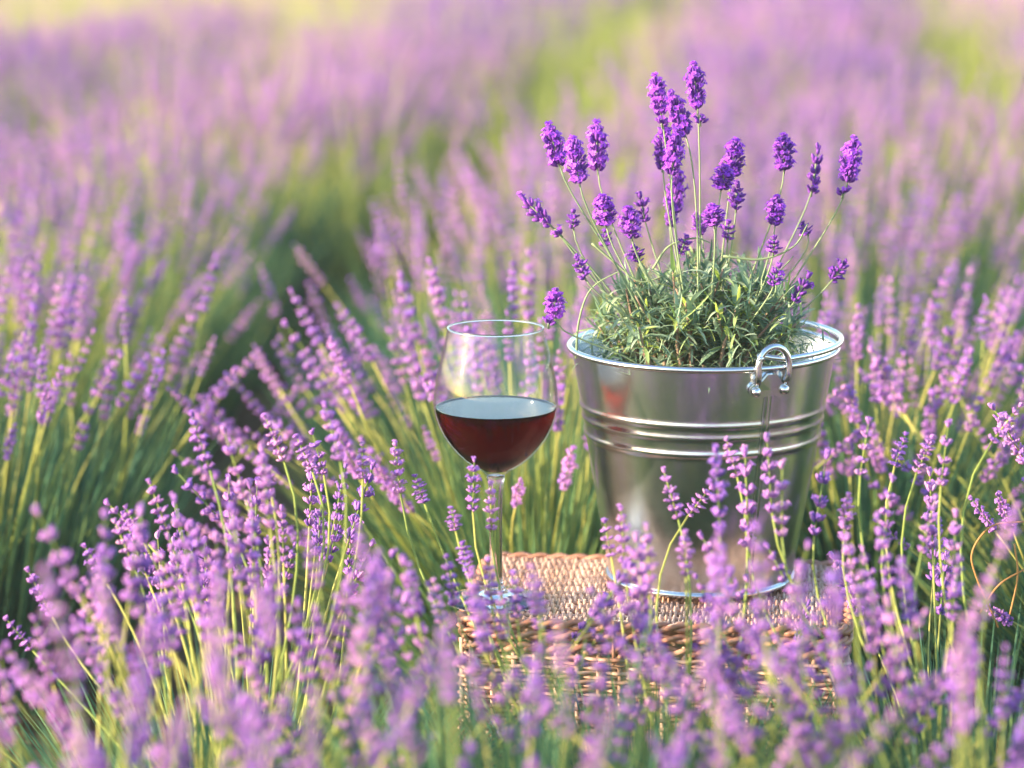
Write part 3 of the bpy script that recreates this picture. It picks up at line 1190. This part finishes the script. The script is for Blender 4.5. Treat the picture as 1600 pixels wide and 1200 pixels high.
near_bush(-0.14, 1.40, 'blurred lavender bush at the bottom edge, below and left of the wine glass', 18, 14, 36, 0.225, keep=low, lz=0.9)
near_bush(0.02, 2.66, 'lavender bush right behind the wine glass with spikes leaning left', 165, 7, 50, 0.25, bias=(-0.10, 0.0), keep=clear, lz=1.1)
near_bush(0.36, 2.72, 'lavender bush right behind the bucket', 165, 8, 46, 0.25, keep=clear, lz=1.1)
near_bush(0.60, 2.42, 'lavender bush at the right edge with long green stems beyond the dark gap', 75, 9, 46, 0.26, keep=clear, lz=1.15)
near_bush(-0.60, 2.74, 'nearest lavender bush at the left edge, upright violet spikes beside the dark gap', 210, 10, 27, 0.225, base=0.20, keep=clear, up=True)
near_bush(-0.66, 3.28, 'upright lavender bush left of the dark furrow, just behind the bush at the left edge', 170, 12, 25, 0.24, base=0.21, up=True)

# stalks one can pick out in the photo: tip, foot of the spike, depth, bush
HERO = [
    ((298, 645), (328, 735), 2.02, F1), ((348, 668), (385, 782), 1.98, F1), ((413, 648), (444, 722), 2.08, F1), ((409, 706), (424, 772), 2.03, F1),
    ((462, 680), (488, 736), 2.10, F1), ((487, 673), (506, 742), 2.12, F1), ((507, 630), (532, 722), 1.98, F1), ((566, 692), (567, 748), 2.10, F1),
    ((272, 733), (345, 812), 2.06, F1), ((232, 750), (262, 830), 2.05, F1), ((165, 783), (232, 850), 2.07, F1), ((178, 812), (212, 892), 2.04, F1),
    ((130, 850), (168, 912), 2.05, F1), ((42, 888), (82, 965), 2.06, F1), ((8, 965), (50, 1015), 2.05, F1), ((195, 790), (226, 848), 2.05, F1),
    ((298, 815), (342, 920), 1.90, F1), ((240, 850), (282, 952), 1.95, F1), ((617, 690), (626, 772), 2.12, F4), ((648, 742), (663, 786), 2.12, F4),
    ((741, 714), (739, 800), 2.10, F4), ((766, 752), (768, 830), 2.09, F4), ((705, 792), (712, 830), 2.08, F4), ((722, 848), (735, 900), 2.05, F4),
    ((1036, 732), (1060, 812), 2.05, F4), ((1112, 760), (1075, 806), 2.10, F4), ((1134, 684), (1152, 745), 2.06, F4), ((1164, 700), (1170, 860), 2.03, F6),
    ((1198, 680), (1206, 800), 2.02, F6), ((1222, 722), (1222, 840), 1.98, F6), ((1118, 700), (1125, 830), 1.96, F4), ((1293, 706), (1272, 838), 2.05, F6),
    ((1326, 772), (1318, 838), 2.04, F6), ((1358, 655), (1344, 742), 2.05, F6), ((1416, 676), (1398, 728), 2.12, F6), ((1458, 680), (1432, 740), 2.10, F6),
    ((1395, 745), (1380, 840), 2.02, F6), ((1462, 775), (1440, 862), 1.98, F6), ((1482, 660), (1470, 760), 2.05, F6), ((1596, 630), (1550, 690), 2.10, F6),
    ((970, 790), (976, 880), 2.0, F4), ((944, 812), (955, 870), 2.05, F4), ((1010, 820), (1016, 930), 1.92, F4), ((1070, 830), (1072, 900), 1.96, F4),
    ((150, 880), (182, 1000), 1.50, F2), ((68, 888), (112, 1062), 1.48, F2), ((345, 970), (352, 1130), 1.45, F2), ((830, 884), (842, 960), 1.80, F4),
    ((870, 970), (882, 1050), 1.6, F3), ((1182, 820), (1194, 985), 1.62, F5), ((1590, 788), (1560, 872), 1.75, F5), ((1552, 888), (1518, 985), 1.68, F5),
    ((1105, 960), (1110, 1070), 1.5, F5), ((400, 905), (430, 1010), 1.6, F3), ((700, 1010), (705, 1100), 1.5, F3), ((1250, 880), (1248, 980), 1.7, F5),
    ((1350, 870), (1340, 960), 1.75, F5), ((733, 900), (741, 968), 1.95, F4), ((762, 872), (768, 945), 1.98, F4), ((803, 893), (808, 968), 1.95, F4), ((697, 868), (711, 948), 1.97, F4),
    ((840, 915), (842, 985), 1.93, F4), ((677, 905), (690, 975), 1.93, F1), ((782, 925), (785, 1000), 1.90, F4), ((748, 935), (752, 1010), 1.88, F4),
    ((560, 820), (580, 930), 1.75, F1), ((640, 880), (650, 960), 1.85, F4), ((480, 830), (500, 920), 1.8, F1),
]
rh = random.Random(77)
for (tp, bp_, Y, root) in HERO:
    base = at(*bp_, Y)
    o = root.location
    foot = Vector((o.x + (base.x - o.x) * 0.35 + rh.uniform(-0.02, 0.02), min(o.y, Y) - 0.0 + rh.uniform(-0.03, 0.01), 0.10))
    hero_stalk(root, at(*tp, Y), base, foot, rh, None, 'stem', HEAD_L, None, 0.0010, bend=0.3)

# ------------------------------------------------------------------ the rows further back
MIDHEAD = []
for i in range(6):
    gh = flower_head(rg, rg.choice([6, 7]), HEAD_L, 0.0058, 6, 0.2, rg.choice([0, 1, 2]), 0, 0.0056, 0.0019)
    MIDHEAD.append(gh.arrays())


def whole_stalk(rng, L):
    """stem and head as one mesh, along +Z"""
    b = rng.uniform(-0.13, 0.17)
    P = stem_pts(b, 5) * L
    g = G()
    V, F = tube(P, np.linspace(0.0012, 0.0009, 5), 3)
    g.add(V, F, 2, 0.3 + 0.7 * V[:, 2] / L)
    V, F, M, Rr = MIDHEAD[rng.randrange(6)]
    d = P[-1] - P[-2]
    k = rng.uniform(0.85, 1.1)
    g.add((V * k) @ frame(Vector(d), rng.uniform(0, 6)).T + P[-1], F, M, Rr)
    return g


MIDSTALK = [whole_stalk(rg, 0.25).mesh('flower_stalk', MS_FIELD) for _ in range(8)]
FARBUSH = []
for v in range(4):
    rng = random.Random(300 + v)
    g = G()
    V, F, r = blades_geo(rng, 1500, 0.24, 0.16, 0.27, 24, 0.0042)
    g.add(V, F, 3, r)
    base_st = [whole_stalk(rng, 0.25).arrays() for _ in range(6)]
    for i in range(165):
        u = math.sqrt(rng.random())
        a = rng.uniform(0, 2 * PI)
        th_ = R(24) * u + rng.gauss(0, 0.08)
        d = Vector((math.cos(a) * math.sin(th_), math.sin(a) * math.sin(th_), math.cos(th_)))
        V, F, M, Rr = base_st[rng.randrange(6)]
        k = rng.uniform(0.8, 1.12)
        g.add((V * k) @ frame(d, rng.uniform(0, 6)).T + np.array((math.cos(a) * u * 0.23, math.sin(a) * u * 0.23, rng.uniform(0.07, 0.13) - 0.04 * u)), F, M,
              np.clip(Rr * 0.7 + rng.random() * 0.3, 0, 1))
    FARBUSH.append(g.mesh('lavender_bush', MS_FIELD + ['blade']))


def mid_bush(x, y, label, group, seed, n=110):
    rng = random.Random(seed)
    root = bush_root(x, y, label, group)
    lv = link('leaves', UPRIGHT[seed % 3], root, kind='stuff')
    lv.rotation_euler = (0, 0, rng.uniform(0, 6))
    lv.scale = (1, 1, rng.uniform(0.95, 1.1))
    for i in range(n):
        u = math.sqrt(rng.random())
        a = rng.uniform(0, 2 * PI)
        th_ = R(24) * u + rng.gauss(0, 0.08)
        d = Vector((math.cos(a) * math.sin(th_), math.sin(a) * math.sin(th_), math.cos(th_)))
        o = bpy.data.objects.new('flower_stalk', MIDSTALK[rng.randrange(8)])
        COL.objects.link(o)
        o.parent = root
        o.location = (math.cos(a) * u * 0.21, math.sin(a) * u * 0.21, rng.uniform(0.07, 0.13) - 0.04 * u)
        o.rotation_mode = 'QUATERNION'
        o.rotation_quaternion = d.to_track_quat('Z', 'Y') @ Quaternion((0, 0, 1), rng.uniform(0, 6.28))
        k = rng.uniform(0.82, 1.15)
        o.scale = (k, k, k)


def axis(y):
    return 0.12 + (y - 2.3) * 0.123


rf = random.Random(9)
ORD = ['third', 'fourth', 'fifth', 'sixth', 'seventh', 'eighth', 'ninth']
ROWNAME = {-2: 'far left row', -1: 'left row', 0: 'middle row behind the bucket', 1: 'right row', 2: 'far right row', -3: 'outermost left row', 3: 'outermost right row'}
SUBST = {}
seed = 40
for row in (-1, 0, 1, -2, 2, -3, 3):
    y = {-1: 3.72, 0: 3.2, 1: 3.5}.get(row, 5.5)
    ymax = {-1: 12, 0: 12, 1: 12, -2: 8.2, 2: 12, -3: 7.6, 3: 12}[row]
    i = 0
    while y < ymax:
        x = axis(y) + row * 0.80 - (0.13 if row < 0 else 0) + rf.uniform(-0.05, 0.05)
        seed += 1
        if abs(x) - 0.45 > y * 0.182 + 0.7:
            y += 0.45
            i += 1
            continue
        for side in ((-0.16, 0.18) if row == 0 and y < 5 else (0,)):
            if y < 5.0:
                lab = f'{ORD[min(i, 6)]} lavender bush from the front in the {ROWNAME[row]}' + ('' if side == 0 else (', its left half' if side < 0 else ', its right half'))
                mid_bush(x + side, y + side * 0.3, lab, 'lavender bushes in rows', seed + int(side * 100), 92 if side else 125)
            else:
                gname = 'blurred lavender bushes at the back of the ' + ROWNAME[row]
                o = link('lavender_bush', FARBUSH[seed % 4], None, (x, y, 0), 'soft blurred violet lavender bush at the back of the ' + ROWNAME[row], 'lavender bush', gname)
                o.rotation_euler = (0, 0, rf.uniform(0, 6.28))
                s = rf.uniform(0.9, 1.08)
                o.scale = (s * 1.05, s * 1.05, s)
        y += rf.uniform(0.38, 0.48)
        i += 1

# ------------------------------------------------------------------ dry meadow and weeds
g = G()
rng = random.Random(500)
tuft = [blades_geo(rng, 40, 0.05, 0.08, 0.24, 40, 0.005, segs=2) for _ in range(5)]
for i in range(1500):
    y = 6.8 + 12 * rng.random() ** 1.3
    x = rng.uniform(-0.26 * y - 0.6, 0.26 * y + 0.6)
    if y < 8.6 and x > axis(y) - 1.1:
        continue
    V, F, r = tuft[i % 5]
    a = rng.uniform(0, 6.28)
    s = rng.uniform(0.6, 1.4)
    c, sn = math.cos(a) * s, math.sin(a) * s
    W = np.stack([V[:, 0] * c - V[:, 1] * sn + x, V[:, 0] * sn + V[:, 1] * c + y, V[:, 2] * s - 0.02], -1)
    g.add(W, F, 0, np.clip(r * 0.5 + rng.random() * 0.5, 0, 1))
link('meadow_grass', g.mesh('meadow_grass', ['dry_blade']), kind='stuff')
g = G()
for i in range(480):
    y = rng.uniform(4.0, 8.5)
    k = rng.choice([-2, -1, 0, 1, 2])
    if y < 5.2 and k < 1:
        continue
    x = axis(y) + (k + rng.choice([-0.5, 0.5, rng.uniform(-0.5, 0.5)])) * 0.8 + rng.gauss(0, 0.08)
    V, F, r = tuft[i % 5]
    s = rng.uniform(0.7, 1.5)
    W = np.stack([V[:, 0] * s + x, V[:, 1] * s + y, V[:, 2] * s * 1.2 - 0.01], -1)
    g.add(W, F, 0, np.clip(r * 0.5 + rng.random() * 0.4, 0, 1))
for i in range(24):                              # tall yellow green clumps standing among the rows
    y = rng.uniform(4.2, 9.0)
    x = rng.uniform(-0.2 * y - 0.2, 0.2 * y + 0.2)
    if abs(x - (axis(y) - 0.46)) < 0.22 and y < 5.5:
        continue
    for k in range(9):
        V, F, r = tuft[(i + k) % 5]
        s = rng.uniform(0.9, 1.35)
        W = np.stack([V[:, 0] * s + x + rng.gauss(0, 0.10), V[:, 1] * s + y + rng.gauss(0, 0.10), V[:, 2] * s * 1.35], -1)
        g.add(W, F, 0, np.clip(r * 0.5 + rng.random() * 0.5, 0, 1))
link('weeds', g.mesh('weeds', ['weed_blade']), kind='stuff')

# dead curled stalks in the dark gap by the right edge
for pts, lab in ((((1560, 980), (1525, 900), (1520, 860), (1550, 822), (1600, 815)), 'thin orange dry stalk curled in an arc in the dark gap by the right edge'),
                 (((1600, 890), (1560, 915), (1530, 960)), 'straight orange straw lying in the dark gap by the right edge'),
                 (((1585, 850), (1590, 900), (1578, 960)), 'upright broken straw at the right edge behind the blurred spikes')):
    P = [at(*q, 2.14) for q in pts]
    o0 = P[0].copy()
    g = G()
    V, F = tube(smoothcurve([p - o0 for p in P], 6), 0.0008, 5)
    g.add(V, F, 0, 0.5)
    link('dry_stalk', g.mesh('dry_stalk', ['straw']), None, o0, lab, 'dry stalk', 'dry stalks in the gap')

# warm evening haze in the air
hm, t, out = newmat('haze')
pv = nd(t, 'ShaderNodeVolumePrincipled')
pv.inputs['Color'].default_value = (0.95, 0.93, 0.95, 1)
pv.inputs['Density'].default_value = 0.0045
pv.inputs['Anisotropy'].default_value = 0.2
t.links.new(pv.outputs[0], out.inputs['Volume'])
x0, x1, y0, y1, z0, z1 = -205, 205, -205, 265, -1.1, 1.6
V = [(x, y, z) for z in (z0, z1) for y in (y0, y1) for x in (x0, x1)]
Q = [(0, 2, 3, 1), (4, 5, 7, 6), (0, 1, 5, 4), (2, 6, 7, 3), (0, 4, 6, 2), (1, 3, 7, 5)]
F = [tr_ for q in Q for tr_ in ((q[0], q[1], q[2]), (q[0], q[2], q[3]))]
link('haze', mesh_from('haze', V, F, ['haze'], smooth=False), kind='stuff')
